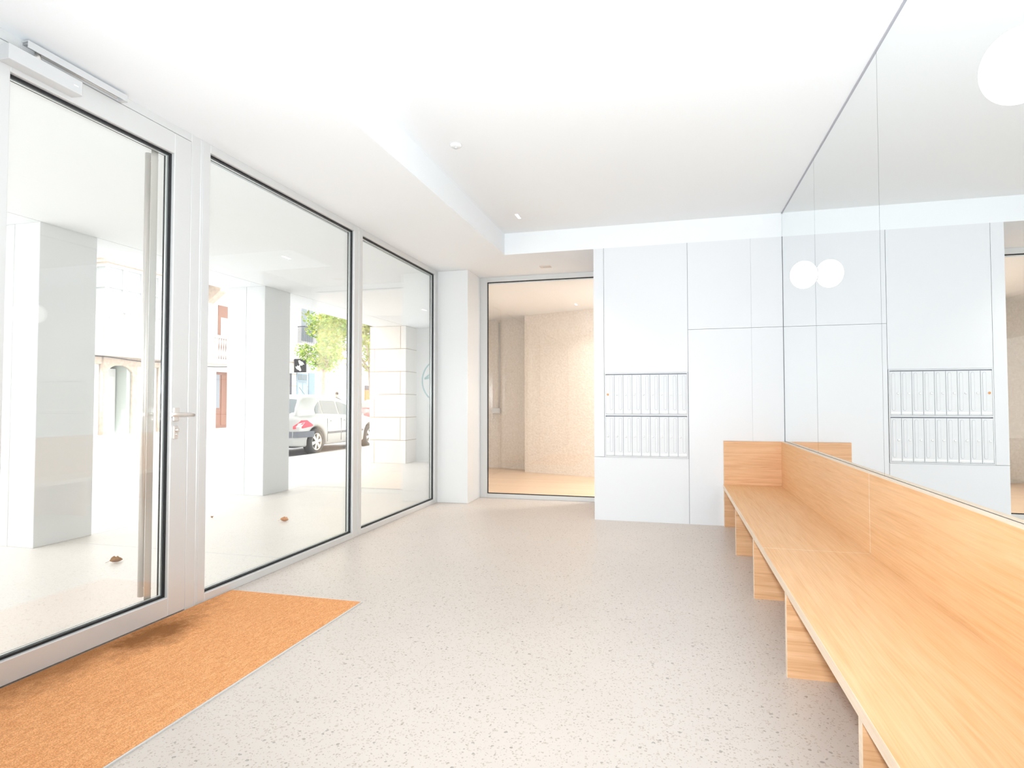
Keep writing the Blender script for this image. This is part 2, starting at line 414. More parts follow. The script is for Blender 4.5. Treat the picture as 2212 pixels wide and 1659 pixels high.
# lever handle with rose plate, and lock plate
hd = box(XG + 0.004, XG + 0.022, 2.800, 2.835, 1.095, 1.172).build('handle_plate', 'steel', door, 0.004)
MB().tube([(XG + 0.022, 2.818, 1.134), (XG + 0.060, 2.818, 1.134)], 0.009).build('handle_neck', 'steel', hd)
MB().tube([(XG + 0.062, 2.900, 1.128), (XG + 0.064, 2.86, 1.133), (XG + 0.064, 2.78, 1.134), (XG + 0.064, 2.735, 1.134)], [0.008, 0.011, 0.011, 0.011], 14).build('lever', 'steel', hd)
lk = box(XG + 0.004, XG + 0.018, 2.804, 2.832, 0.995, 1.070).build('lock_plate', 'steel', door, 0.003)
MB().lathe([(0.011, 0), (0.011, 0.012), (0.006, 0.016)], (XG + 0.018, 2.818, 1.045), 0).build('lock_cylinder', 'steel', lk)
MB().lathe([(0.007, 0), (0.007, 0.004), (0.003, 0.006)], (XG + 0.018, 2.818, 1.020), 0).build('lock_screw', 'steel', lk)
# long tubular pull handle on the street side
ph = MB().tube([(-2.872, 2.75, 0.12), (-2.872, 2.75, 2.62)], 0.020, 18).build('pull_handle', 'steel', door)
box(XG - 0.0615, XG - 0.0600, 2.692, 2.738, 0.115, 2.620).build('flat_strip', 'steel', ph)  # flat steel strip on the outer glass beside the tube
for z in (0.17, 2.57):
    MB().tube([(-2.872, 2.75, z), (XG - 0.066, 2.74, z)], 0.006, 10).build('standoff', 'steel', ph)

# door closer: slide rail on the frame, body on the leaf
cl = thing('door_closer', 'grey box-shaped door closer with slide rail at the top of the entrance door', 'door closer', (XG + 0.004, 2.02, 2.64))
box(XG + 0.004, XG + 0.068, 1.852, 2.178, 2.642, 2.708).build('closer_body', 'plastic', cl, 0.002)
box(XG + 0.066, XG + 0.0692, 2.135, 2.158, 2.672, 2.677).build('embossed_mark', 'white', cl)
rl = MB()
rl.box(XG + 0.001, XG + 0.046, 1.945, 2.440, 2.772, 2.776)          # top
rl.box(XG + 0.042, XG + 0.046, 1.945, 2.440, 2.744, 2.772)          # front lip
rl.box(XG + 0.001, XG + 0.005, 1.945, 2.440, 2.744, 2.772)          # back
rl.box(XG + 0.005, XG + 0.042, 2.420, 2.440, 2.744, 2.772)          # end cap
rl.build('slide_rail', 'plastic', cl)
box(XG + 0.006, XG + 0.040, 1.950, 2.418, 2.762, 2.770).build('rail_channel', 'alu_d', cl)
MB().prism([(XG + 0.016, 1.99), (XG + 0.034, 1.99), (XG + 0.030, 2.40), (XG + 0.018, 2.40)], 2.748, 2.756, 2).build('closer_arm', 'steel', cl)
MB().tube([(XG + 0.030, 2.0, 2.706), (XG + 0.026, 2.0, 2.752)], 0.012).build('arm_spindle', 'steel', cl)

# ------------------------------------------------------------------ back glass door and corridor
def frame_y(mb, yf, x0, x1, z0, z1, gx0, gx1, gz0, gz1, d=0.06):
    mb.box(x0, gx0, yf, yf + d, z0, z1); mb.box(gx1, x1, yf, yf + d, z0, z1)
    mb.box(gx0, gx1, yf, yf + d, z0, gz0); mb.box(gx0, gx1, yf, yf + d, gz1, z1)
d2 = MB(); frame_y(d2, YD, -2.353, -0.776, 0.0, ZS, -2.262, -0.83, 0.052, 2.728)
door2 = struct(d2.build('door_2', 'alu', None, 0.002, 1), 'frameless-looking glass door to the plastered corridor')
g = MB()
for a in ((-2.264, -0.83, 0.052, 0.062), (-2.264, -0.83, 2.718, 2.730)):
    g.box(a[0], a[1], YD + 0.016, YD + 0.026, a[2], a[3])
g.box(-2.264, -2.252, YD + 0.016, YD + 0.026, 0.06, 2.72)
g.build('gasket', 'gasket', door2)
box(-2.263, -0.83, YD + 0.027, YD + 0.035, 0.05, 2.73).build('pane', 'glass', door2)
cpoly = [(-2.74, YD + 0.06), (2.0, YD + 0.06), (2.0, 12.2), (-3.90, 12.2), (-3.90, 11.46)]
struct(MB().prism(cpoly, -0.2, -0.001, 2).build('floor_corridor', 'corrfloor'))
struct(MB().prism(cpoly, 2.71, 2.86, 2).build('ceiling_corridor', 'ceil'))
wa = MB(); wa.prism([(-3.72, 10.74), (-2.46, 10.47), (-2.46, 10.12), (2.0, 8.58), (2.0, 12.2), (-3.9, 12.2)], 0, 2.71, 2)
struct(wa.build('wall_corridor', 'plaster'), 'rough beige plastered wall seen through the glass door')
struct(MB().prism([(-2.80, YD + 0.03), (-2.40, YD + 0.065), (-3.70, 11.40), (-3.95, 11.44)], 0, 2.72, 2).build('wall_corridor_left', 'white'))
struct(box(1.3, 1.5, YD + 0.06, 9.2, 0, 2.8).build('wall_corridor_right', 'plaster'))
sw = thing('switch_box', 'small grey switch box with conduit on the plastered corridor wall', 'switch', (-3.08, 10.55, 1.0))
box(-3.165, -3.02, 10.50, 10.60, 1.00, 1.095).build('housing', 'plastic', sw, 0.006)
MB().tube([(-3.045, 10.57, 1.09), (-3.045, 10.57, 2.66)], 0.011).build('conduit', 'plastic', sw)

# ------------------------------------------------------------------ mirror wall
for i, (ya, yb, lab) in enumerate(((4.866, 6.211, 'tall mirror panel in the corner by the mailbox wall, from bench back to ceiling'),
                                   (3.441, 4.863, 'tall mirror panel second from the back wall, the far round lamp at its far edge'),
                                   (2.006, 3.438, 'tall mirror panel third from the back wall, the near round lamp at its near edge'),
                                   (0.580, 2.003, 'nearest tall mirror panel, at the right edge of the photo'))):
    tag(box(XM, XM + 0.010, ya, yb, 0.828, 3.0125).build('mirror_panel', 'mirror'), lab, 'mirror', 'mirror panels above the bench')

struct(box(XM - 0.006, XM + 0.011, YR, 6.212, 3.013, 3.0199).build('trim_shadow_gap', 'groove'))  # dark strip stands in for the shadow gap above the mirror
def wall_lamp(y, label):
    t = thing('wall_lamp', label, 'lamp', (XM, y, 2.14), 'round opal lamps on the mirror')
    prof = []
    R, rx, cxm = 0.102, 0.092, -0.087
    for k in range(25):
        a = PI * k / 24
        prof.append((max(R * math.sin(a), 0.0005), cxm - rx * math.cos(a)))
    prof = [(r, min(x, -0.004)) for r, x in prof]
    b = MB().lathe(prof, (XM, y, 2.14), 0, 48).build('globe', 'opal', t)
    MB().lathe([(0.045, -0.010), (0.045, -0.0005)], (XM, y, 2.14), 0, 32).build('mount', 'white', t)
    return t
wall_lamp(4.83, 'round white opal lamp on the mirror near the back wall')
wall_lamp(1.965, 'round white opal lamp on the mirror at the upper right edge')

# ------------------------------------------------------------------ bench
XB0, XB1 = 0.472, 0.996
bn = thing('bench', 'long oak veneer bench with panel legs and high back along the mirror wall', 'bench', (0.75, 3.0, 0))
for ya, yb in ((3.5535, 6.164), (-0.8, 3.547)):
    st = box(XB0, XB1, ya, yb, 0.367, 0.4065).build('seat', 'oak_y', bn)
    box(XB0 - 0.0016, XB0, ya, yb, 0.3672, 0.4062).build('edge_band', 'oak_e', st)
    bk = box(XB1, XM - 0.001, ya, yb, 0.0, 0.824).build('backrest', 'oak_y', bn)
    box(XB1, XM - 0.001, ya, yb, 0.824, 0.8256).build('edge_band', 'oak_e', bk)
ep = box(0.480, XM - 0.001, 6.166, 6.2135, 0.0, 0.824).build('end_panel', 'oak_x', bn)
box(0.4785, 0.480, 6.166, 6.2135, 0.0, 0.824).build('edge_band', 'oak_e', ep)
for y in (5.045, 3.970, 2.880, 1.790, 0.700):
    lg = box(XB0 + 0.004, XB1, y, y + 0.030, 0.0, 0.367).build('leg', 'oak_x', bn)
    box(XB0 + 0.0024, XB0 + 0.004, y, y + 0.030, 0.0, 0.367).build('edge_band', 'oak_e', lg)

sj = box(XB0, XB1, 3.5472, 3.5533, 0.3672, 0.4066).build('seam_edging', 'oak_e', bn)
box(XB1 - 0.0002, XM - 0.002, 3.5474, 3.5531, 0.41, 0.8245).build('seam_edging', 'oak_e', bn)

# ------------------------------------------------------------------ door mat
mt = thing('door_mat', 'orange-brown coir door mat with a damp dark patch by the entrance door', 'door mat', (-2.26, 2.3, 0))
box(-2.722, -1.812, 0.9, 3.290, 0.0005, 0.007).build('coir_pile', 'coir', mt)
e = MB(); e.box(-1.812, -1.804, 0.9, 3.298, 0.0005, 0.006); e.box(-2.722, -1.812, 3.290, 3.298, 0.0005, 0.006)
e.build('edge_trim', 'alu', mt)

# ------------------------------------------------------------------ mailboxes
BX0, BX1, BZ0, BZ1 = -0.668, 0.1545, 0.6435, 1.497
ORD = ['leftmost', 'second from the left', 'third from the left', 'fourth from the left', 'middle', 'fourth from the right', 'third from the right', 'second from the right', 'rightmost']
fr = MB()
fr.box(BX0, BX1, YW - 0.004, YW + 0.024, BZ1 - 0.010, BZ1); fr.box(BX0, BX1, YW - 0.004, YW + 0.024, BZ0, BZ0 + 0.010)
fr.box(BX0, BX0 + 0.010, YW - 0.004, YW + 0.024, BZ0 + 0.010, BZ1 - 0.010); fr.box(BX1 - 0.010, BX1, YW - 0.004, YW + 0.024, BZ0 + 0.010, BZ1 - 0.010)
fr.box(BX0 + 0.010, BX1 - 0.010, YW - 0.004, YW + 0.024, 1.064, 1.078)
tag(fr.build('mailbox_surround', 'mbox', None, 0.001, 1), 'flat silver frame around the two rows of mailboxes', 'frame')
CW = (BX1 - BX0 - 0.020) / 9
def stadium(x0, x1, z0, z1, n=8):
    r = (x1 - x0) / 2; cx = (x0 + x1) / 2; pts = []
    for k in range(n + 1): a = PI * k / n; pts.append((cx + r * math.cos(a), z1 - r + r * math.sin(a)))
    for k in range(n + 1): a = PI + PI * k / n; pts.append((cx + r * math.cos(a), z0 + r + r * math.sin(a)))
    return pts
def make_mailbox():
    h = 0.400
    t = thing('mailbox', '', 'mailbox', (0, 0, 0), 'mailboxes in the white wall')
    box(0, CW, 0.003, 0.022, 0, h).build('body', 'mbox_e', t, local=True)
    dr = box(0.0018, CW - 0.0018, -0.003, 0.003, 0.002, h - 0.002).build('door', 'mbox', t, 0.0008, 1, local=True)
    x0, x1, z0, z1 = 0.515 * CW, 0.835 * CW, 0.105 * h, 0.965 * h
    MB().prism(stadium(x0, x1, z0, z1), -0.0035, -0.0031, 1).build('slot_outline', 'mbox_e', dr, local=True)
    MB().prism(stadium(x0 + 0.0016, x1 - 0.0016, z0 + 0.0016, z1 - 0.0016), -0.0050, -0.0036, 1).build('slot_flap', 'mbox', dr, 0.0004, 1, local=True)
    l = MB().lathe([(0.0105, -0.0032), (0.0105, -0.0062), (0.0085, -0.0078), (0.0006, -0.0078)], (0.27 * CW, 0, 0.5 * h), 1, 20).build('lock', 'lock', dr, local=True)
    box(0.27 * CW - 0.0008, 0.27 * CW + 0.0008, -0.0084, -0.0079, 0.5 * h - 0.004, 0.5 * h + 0.004).build('keyhole', 'ink', l, local=True) if False else None
    nc = box(0.07 * CW, 0.93 * CW, -0.0042, -0.0031, 0.040 * h, 0.078 * h).build('name_card', 'card', dr, local=True)
    for a in (0.14, 0.86):
        MB().lathe([(0.0018, -0.0031), (0.0018, -0.0042)], (a * CW, 0, 0.018 * h), 1, 8).build('rivet', 'mbox_e', dr, local=True)
    return t
mb0 = make_mailbox()
for row, z in ((0, 1.079), (1, 0.6545)):
    for k in range(9):
        o = mb0 if (row, k) == (0, 0) else copy_tree(mb0)
        o.location = (BX0 + 0.010 + k * CW, YW - 0.0005, z)
        o['label'] = f"silver mailbox, {ORD[k]} in the {'upper' if row == 0 else 'lower'} row in the white wall" + (', with a copper lock' if (row, k) == (0, 0) else '')
lock0 = [c for d_ in mb0.children for c in d_.children if c.name.startswith('lock')][0]
lock0.data = lock0.data.copy(); lock0.data.materials[0] = MT['copper']; lock0['label'] = 'copper lock'

# ------------------------------------------------------------------ ceiling fittings
def downlight(x, y, z, label, power=0.0, n=4, ang=0.0):
    t = thing('recessed_light', label, 'ceiling light', (x, y, z), 'small linear recessed lights')
    box(x - 0.018, x + 0.018, y - 0.078, y + 0.078, z - 0.002, z).build('trim_plate', 'white', t, 0.0008, 1)
    for k in range(n):
        yy = y - 0.054 + 0.036 * k
        MB().lathe([(0.0135, -0.0035), (0.0135, -0.0021)], (x, yy, z), 2, 16).build('spot', 'led', t)
    if power:
        L = lamp('recessed_lamp', 'SPOT', (x, y, z - 0.01), power, (1, 0.91, 0.82), spot_size=1.9, spot_blend=0.9, shadow_soft_size=0.03)
    return t
downlight(-1.44, 5.66, ZC, 'linear recessed light in the high ceiling near the back corner', 85)
downlight(-1.46, 2.36, ZC, 'linear recessed light at the top edge of the photo', 16)
downlight(-3.89, 5.45, 2.72, 'linear recessed light in the porch ceiling behind the wide glass pane', 12)
downlight(-3.92, 9.16, 2.72, 'linear recessed light in the porch ceiling near the stone pillar', 12)
downlight(-1.42, 9.20, 2.71, 'linear recessed light in the corridor ceiling', 30)
lamp('corridor_fill', 'AREA', (0.3, 8.2, 2.68), 92, (1, 0.95, 0.90), size=0.5)  # unseen fill light added to brighten the corridor evenly
sd = thing('smoke_detector', 'small white round detector on the high ceiling', 'smoke detector', (-1.46, 3.96, ZC))
MB().lathe([(0.042, 0), (0.042, -0.010), (0.030, -0.018), (0.004, -0.019)], (-1.46, 3.96, ZC), 2, 28).build('housing', 'white', sd)
MB().lathe([(0.012, -0.018), (0.012, -0.026), (0.003, -0.028)], (-1.46, 3.96, ZC), 2, 16).build('sensor', 'plastic', sd)
ms = thing('motion_sensor', 'small beige rectangular sensor on the lowered ceiling above the glass door', 'sensor', (-1.42, 6.88, ZS))
box(-1.485, -1.355, 6.83, 6.93, ZS - 0.006, ZS).build('plate', mat('beige_plate', (0.72, 0.64, 0.58), 0.6), ms, 0.002)
box(-1.45, -1.39, 6.86, 6.90, ZS - 0.009, ZS - 0.006).build('lens', 'plastic', ms, 0.001)

# ------------------------------------------------------------------ porch
ZP = 2.72
struct(box(-5.78, XG - 0.10, -4.0, 11.46, -0.2, -0.002).build('floor_porch', 'porchfloor'), 'pale aggregate floor of the porch outside the glazing')
for i, (a) in enumerate(((-5.78, -5.115, -2.9), (-5.78, -5.115, 4.09))): pass
struct(box(-5.10, XG - 0.076, -4.0, 11.46, ZP, 3.6).build('ceiling_porch', 'ceil'))
struct(box(-5.76, -5.106, -4.0, 11.46, ZP - 0.001, 3.6).build('trim_2', 'ceil'), 'white beam along the outer edge of the porch')
struct(box(-5.07, -3.72, 11.45, 11.75, 0, ZP).build('wall_porch', 'white'), 'white side wall at the end of the porch')
struct(box(-5.76, XG - 0.076, -4.2, -3.9, 0, ZP).build('wall_porch_near', 'white'))
# joints in the porch floor
j = MB(); j.box(-5.78, XG - 0.1, 4.076, 4.082, -0.002, -0.0012); j.box(-5.78, XG - 0.1, 7.6, 7.606, -0.002, -0.0012); j.box(-5.12, -5.114, 4.08, 11.4, -0.002, -0.0012)
struct(j.build('trim_3', 'kerb'))
def porch_column(y0, y1, label):
    t = thing('porch_column', label, 'column', (-5.4, (y0 + y1) / 2, 0), 'white clad columns of the porch')
    box(-5.680, -5.394, y0, y1, -0.002, ZP).build('cladding', 'column', t, 0.003, 1)
    box(-5.390, -5.108, y0, y1, -0.002, ZP).build('cladding', 'column', t, 0.003, 1)
    box(-5.394, -5.390, y0 + 0.01, y1 - 0.01, -0.002, ZP - 0.002).build('joint', 'groove', t)
porch_column(3.825, 4.345, 'white square porch column seen through the entrance door')
porch_column(6.715, 7.255, 'white square porch column seen through the wide glass pane')
pl = thing('stone_pillar', 'pillar clad in pale stone slabs at the end of the porch', 'pillar', (-5.45, 11.2, 0))
PX0, PX1, PY0, PY1 = -5.850, -5.070, 10.93, 11.46
box(PX0 + 0.006, PX1 - 0.006, PY0 + 0.006, PY1, -0.002, ZP).build('core', 'joint', pl)
hh = ZP / 6
for k in range(6):
    z0, z1 = k * hh + (0.0 if k == 0 else 0.006), (k + 1) * hh - 0.006
    sx = PX0 + 0.100 if k % 2 == 0 else PX1 - 0.115
    box(PX0, sx - 0.005, PY0, PY0 + 0.03, z0, z1).build('slab', 'stone', pl, 0.001, 1)
    box(sx + 0.005, PX1, PY0, PY0 + 0.03, z0, z1).build('slab', 'stone', pl, 0.001, 1)
    box(PX1 - 0.030, PX1, PY0 + 0.034, PY1 - 0.002, z0, z1).build('slab', 'stone', pl, 0.001, 1)
# round emblem on the side wall
em = thing('wall_emblem', 'thin teal circle with slanted strokes on the white porch side wall', 'emblem', (-4.42, 11.449, 1.6))
ecx, ecz, er = -4.475, 1.64, 0.48
vs = []; fs = []
for k in range(64):
    a = 2 * PI * k / 64
    for r_ in (er, er - 0.028):
        vs.append((ecx + r_ * math.cos(a), 11.447, ecz + r_ * math.sin(a)))
for k in range(64):
    b = (k + 1) % 64; fs.append((2 * k, 2 * k + 1, 2 * b + 1, 2 * b))
vs2 = [(x, 11.4505, z) for x, y, z in vs]
n_ = len(vs)
fs2 = [tuple(i + n_ for i in f[::-1]) for f in fs] + [(2 * k, 2 * ((k + 1) % 64), 2 * ((k + 1) % 64) + n_, 2 * k + n_) for k in range(64)] + [(2 * k + 1, 2 * k + 1 + n_, 2 * ((k + 1) % 64) + 1 + n_, 2 * ((k + 1) % 64) + 1) for k in range(64)]
MB().add(vs + vs2, fs + fs2).build('circle', 'teal_line', em)
MB().prism([(-4.90, 1.70), (-4.88, 1.67), (-4.40, 2.03), (-4.43, 2.06)], 11.447, 11.4505, 1).build('stroke', 'teal_line', em)
MB().prism([(-4.90, 1.695), (-4.89, 1.665), (-4.45, 1.76), (-4.45, 1.795)], 11.447, 11.4505, 1).build('stroke', 'teal_line', em)

def dry_leaf(x, y, s, m, rz, label):
    vs = []; fs = []; n = 9
    prof = [0.0, .55, .8, .95, .75, .9, .6, .4, 0.0]
    for i in range(n):
        u = i / (n - 1) - 0.5
        for sd_ in (-1, 0, 1):
            yy = sd_ * prof[i] * 0.42
            px, py = u * math.cos(rz) - yy * math.sin(rz), u * math.sin(rz) + yy * math.cos(rz)
            vs.append((x + s * px, y + s * py, 0.001 + s * (0.10 + 1.2 * abs(yy) + 0.7 * u * u)))
    for i in range(n - 1):
        for k in range(2): fs.append((3 * i + k, 3 * i + k + 1, 3 * i + k + 4, 3 * i + k + 3))
    lo = min(v[2] for v in vs); vs = [(a, b_, c_ - lo) for a, b_, c_ in vs]
    t = thing('fallen_leaf', label, 'leaf', (x, y, 0), 'dry leaves on the porch floor')
    o = MB().add(vs, fs, True).build('blade', m, t)
    sol = o.modifiers.new('thickness', 'SOLIDIFY'); sol.thickness = 0.0015
    e0 = vs[1]; MB().tube([e0, (e0[0] - s * 0.3 * math.cos(rz), e0[1] - s * 0.3 * math.sin(rz), 0.004)], 0.0012, 6).build('stalk', m, t)
dry_leaf(-4.056, 3.655, 0.085, 'dry', 0.9, 'curled brown dry leaf on the porch floor behind the entrance door')
dry_leaf(-3.80, 5.335, 0.085, 'dryo', 0.2, 'flat orange dry leaf on the porch floor behind the wide glass pane')
dry_leaf(-4.65, 5.31, 0.035, 'dry', 1.7, 'tiny brown leaf near the mullion on the porch floor')

# ------------------------------------------------------------------ street
struct(box(-8.05, -5.78, -10, 60, -0.25, -0.004).build('floor_pavement', 'paver'), 'pale paved pavement in front of the porch')
struct(box(-8.20, -8.05, -10, 60, -0.25, -0.003).build('trim_kerb', 'kerb'))
struct(box(-17.0, -8.20, -10, 60, -0.30, -0.05).build('floor_street', 'asphalt'), 'pale sunlit street')
struct(box(-20.3, -17.0, -10, 60, -0.25, 0.02).build('floor_pavement_far', 'paver'))
# unseen storeys above the lobby, added to block sun from the porch
struct(box(-5.76, 1.5, -4, 11.75, 3.6, 12).build('wall_upper', 'white'))

XF = -20.2
# ---- house with the glazed bay
ha = thing('house', 'white house with a glazed bay window above an arched doorway across the street', 'house', (XF, 16, 0))
wf = MB()
ay0, ay1, az0, az1 = 17.58, 18.72, 0.02, 2.62
wf.box(XF - 6, XF, -9, ay0, 0, 11); wf.box(XF - 6, XF, ay1, 21.2, 0, 11); wf.box(XF - 6, XF, ay0, ay1, az1, 11); wf.box(XF - 6, XF - 0.9, ay0, ay1, 0, az1)
wf.build('wall', 'render', ha)
ar = MB(); pts = []
for k in range(13): 
    a = PI * (0.18 + 0.64 * k / 12); pts.append((18.15 - 0.66 * math.cos(a), 2.02 + 0.60 * math.sin(a)))
outer = [(17.40, 0.02), (17.40, 3.0), (18.90, 3.0), (18.90, 0.02), (ay1 - 0.03, 0.02), (ay1 - 0.03, 2.35)] + [(p[0], p[1]) for p in pts[::-1]] + [(ay0 + 0.03, 2.35), (ay0 + 0.03, 0.02)]
ar.prism(outer, XF, XF + 0.08, 0); ar.build('arch_surround', 'granite', ha)
box(XF, XF + 0.10, 16.0, 19.9, 2.62, 3.02).build('lintel_course', 'granite', ha)
dd = box(XF - 0.55, XF - 0.50, ay0, ay1 - 0.25, 0.02, 2.5).build('door', 'sash', ha)
box(XF - 0.50, XF - 0.47, ay0 + 0.1, ay1 - 0.35, 1.2, 2.2).build('door_panel', 'sash', dd)
box(XF - 0.9, XF - 0.02, ay1 - 0.20, ay1, 0.02, 2.62).build('reveal', 'shade', ha)
for y in (17.40, 19.94):
    MB().tube([(XF + 0.06, y, 0.02), (XF + 0.06, y, 3.0)], 0.06, 10).build('downpipe', 'granite', ha)
XB = -19.5; by0, by1 = 16.98, 20.9
bw = MB(); bw.box(XF, XB, by0, by1, 2.98, 4.55); bw.build('bay_apron', 'sash', ha)
box(XF, XB + 0.10, by0 - 0.1, by1 + 0.1, 4.50, 4.62).build('bay_sill', 'sash', ha)
box(XF, XB + 0.06, by0 - 0.06, by1 + 0.06, 2.92, 3.06).build('bay_base', 'sash', ha)
box(XF, XB + 0.16, by0 - 0.16, by1 + 0.16, 6.22, 6.36).build('bay_cornice', 'granite', ha)
box(XF, XB + 0.22, by0 - 0.22, by1 + 0.22, 6.36, 6.48).build('bay_roof', 'sash', ha)
box(XF, XB - 0.06, by0 + 0.06, by1 - 0.06, 4.62, 6.22).build('bay_glazing', 'pane', ha)
ny = 5; wy = (by1 - by0) / ny
for k in range(ny):
    f = MB(); y0 = by0 + k * wy; y1 = y0 + wy
    f.box(XB - 0.07, XB, y0, y0 + 0.09, 4.62, 6.22); f.box(XB - 0.07, XB, y1 - 0.09, y1, 4.62, 6.22)
    f.box(XB - 0.07, XB, y0 + 0.09, y1 - 0.09, 6.10, 6.22); f.box(XB - 0.07, XB, y0 + 0.09, y1 - 0.09, 4.62, 4.72); f.box(XB - 0.07, XB, y0 + 0.09, y1 - 0.09, 5.36, 5.44)
    f.build('bay_sash', 'sash', ha)
    p_ = MB(); p_.box(XB, XB + 0.03, y0 + 0.12, y1 - 0.12, 3.25, 4.35); p_.build('bay_panel', 'sash', ha)
    MB().prism([(XB, 4.5), (XB + 0.12, 4.5), (XB + 0.12, 4.40), (XB + 0.03, 4.12), (XB, 4.12)], y0 - 0.04, y0 + 0.04, 1) if False else None
    cb = MB(); cb.add([(XB, y0 - 0.05, 4.5), (XB + 0.13, y0 - 0.05, 4.5), (XB + 0.11, y0 - 0.05, 4.36), (XB + 0.02, y0 - 0.05, 4.1), (XB, y0 - 0.05, 4.1),
                        (XB, y0 + 0.05, 4.5), (XB + 0.13, y0 + 0.05, 4.5), (XB + 0.11, y0 + 0.05, 4.36), (XB + 0.02, y0 + 0.05, 4.1), (XB, y0 + 0.05, 4.1)],
                       [(0, 1, 2, 3, 4), (9, 8, 7, 6, 5), (0, 5, 6, 1), (1, 6, 7, 2), (2, 7, 8, 3), (3, 8, 9, 4), (4, 9, 5, 0)])
    cb.build('bracket', 'sash', ha)
XS_ = XB - 0.071
f = MB(); f.box(XF + 0.08, XS_, by0, by0 + 0.055, 6.10, 6.22); f.box(XF, XF + 0.08, by0, by0 + 0.055, 4.62, 6.22); f.box(XF + 0.08, XS_, by0, by0 + 0.055, 5.36, 5.44); f.box(XF + 0.08, XS_, by0, by0 + 0.055, 4.62, 4.72)
f.build('bay_sash', 'sash', ha)
# cable strung along the house fronts
cab = MB()
cab.tube([(XF + 0.165, 6 + k * 0.5, 2.85 + 0.04 * math.sin(k * 0.9)) for k in range(45)], 0.018, 6)
tag(cab.build('cable', 'iron'), 'dark cable strung along the house fronts across the street', 'cable')

# ---- house with the brown door
hb = thing('house', 'white house with brown panelled door and balcony across the street', 'house', (XF, 24.5, 0))
wf = MB(); dy0, dy1 = 23.2, 24.15
wf.box(XF - 6, XF, 21.2, dy0, 0, 11); wf.box(XF - 6, XF, dy1, 28.5, 0, 11); wf.box(XF - 6, XF, dy0, dy1, 2.62, 11); wf.box(XF - 6, XF - 0.25, dy0, dy1, 0, 2.62)
wf.build('wall', 'render', hb)
dr = box(XF - 0.24, XF - 0.18, dy0, dy1, 0.02, 2.62).build('door', 'brown', hb)
box(XF - 0.18, XF - 0.15, dy0 + 0.06, dy0 + 0.40, 0.95, 2.5).build('door_grille', 'grille', dr)
box(XF - 0.18, XF - 0.155, dy0 + 0.08, dy0 + 0.42, 0.15, 0.8).build('door_panel', 'brown', dr)
box(XF - 0.18, XF - 0.155, dy0 + 0.52, dy1 - 0.06, 0.15, 2.5).build('door_panel', 'brown', dr)
wn = box(XF - 0.02, XF + 0.03, 23.25, 24.3, 3.15, 5.70).build('balcony_door', 'brown', hb)
box(XF + 0.03, XF + 0.04, 23.40, 24.15, 4.3, 5.15).build('pane', 'pane', wn)
bl = box(XF, XF + 0.75, 22.1, 25.0, 2.98, 3.14).build('balcony', 'sash', hb)
for k in range(20):
    MB().lathe([(0.03, 0), (0.05, 0.25), (0.025, 0.55), (0.045, 0.8), (0.03, 0.95)], (XF + 0.68, 22.2 + k * 0.142, 3.14), 2, 8).build('baluster', 'sash', bl)
box(XF + 0.60, XF + 0.76, 22.1, 25.0, 4.08, 4.20).build('balcony_rail', 'sash', bl)
MB().add([(XF, 22.55, 6.6), (XF + 0.8, 22.55, 6.6), (XF + 0.7, 22.55, 6.2), (XF, 22.55, 5.7), (XF, 22.95, 6.6), (XF + 0.8, 22.95, 6.6), (XF + 0.7, 22.95, 6.2), (XF, 22.95, 5.7)],
         [(0, 1, 2, 3), (7, 6, 5, 4), (0, 4, 5, 1), (1, 5, 6, 2), (2, 6, 7, 3), (3, 7, 4, 0)]).build('corbel', 'granite', hb)
box(XF, XF + 0.9, 21.5, 26, 6.6, 6.8).build('upper_balcony', 'granite', hb)

# ---- stone building with shops
hc = thing('building', 'pale stone building with shopfronts and an iron balcony beyond the silver car', 'building', (XF, 36, 0))
wf = MB(); wf.box(XF - 6, XF, 28.5, 60, 0, 14); wf.build('wall', 'stone', hc)
box(XF, XF + 0.22, 28.5, 60, 4.08, 4.28).build('cornice', 'stone', hc)
jj = MB()
for z in (0.75, 1.45, 2.1, 2.75, 3.4):
    jj.box(XF, XF + 0.012, 28.5, 60, z, z + 0.03)
jj.build('stone_joint', 'joint', hc)
def opening(y0, y1, z0, z1, m, name='window', mull=True, fm='sash'):
    p_ = box(XF, XF + 0.05, y0, y1, z0, z1).build(name, fm, hc)
    q = MB(); q.box(XF + 0.045, XF + 0.06, y0 + 0.08, (y0 + y1) / 2 - 0.03, z0 + 0.08, z1 - 0.08); q.box(XF + 0.045, XF + 0.06, (y0 + y1) / 2 + 0.03, y1 - 0.08, z0 + 0.08, z1 - 0.08)
    q.build('pane', m, p_); return p_
opening(29.55, 30.85, 4.6, 7.4, 'paned', 'balcony_door')
opening(32.1, 33.4, 4.6, 7.4, 'paned', 'balcony_door')
opening(35.0, 36.3, 4.6, 7.4, 'paned', 'balcony_door')
for y0, y1 in ((29.35, 31.1), (31.85, 33.6)):
    b_ = box(XF, XF + 0.5, y0, y1, 4.42, 4.52).build('balcony', 'stone', hc)
    r_ = MB(); r_.box(XF + 0.44, XF + 0.48, y0, y1, 5.42, 5.47); r_.box(XF, XF + 0.46, y0, y0 + 0.04, 5.42, 5.47)
    n_b = int((y1 - y0) / 0.11)
    for k in range(n_b + 1):
        y = y0 + 0.02 + k * (y1 - y0 - 0.04) / n_b; r_.box(XF + 0.45, XF + 0.47, y - 0.01, y + 0.01, 4.52, 5.42)
    for k in range(4): r_.box(XF + 0.05 + k * 0.1, XF + 0.07 + k * 0.1, y0 + 0.01, y0 + 0.03, 4.52, 5.42)
    r_.build('railing', 'iron', b_)
s1 = opening(29.30, 30.28, 0.05, 2.35, 'teal', 'shop_door', fm='blue'); opening(29.30, 30.28, 2.38, 2.86, 'paned', 'transom', fm='blue')
box(XF, XF + 0.06, 30.42, 31.0, 0.05, 2.9).build('pilaster', 'blue', hc)
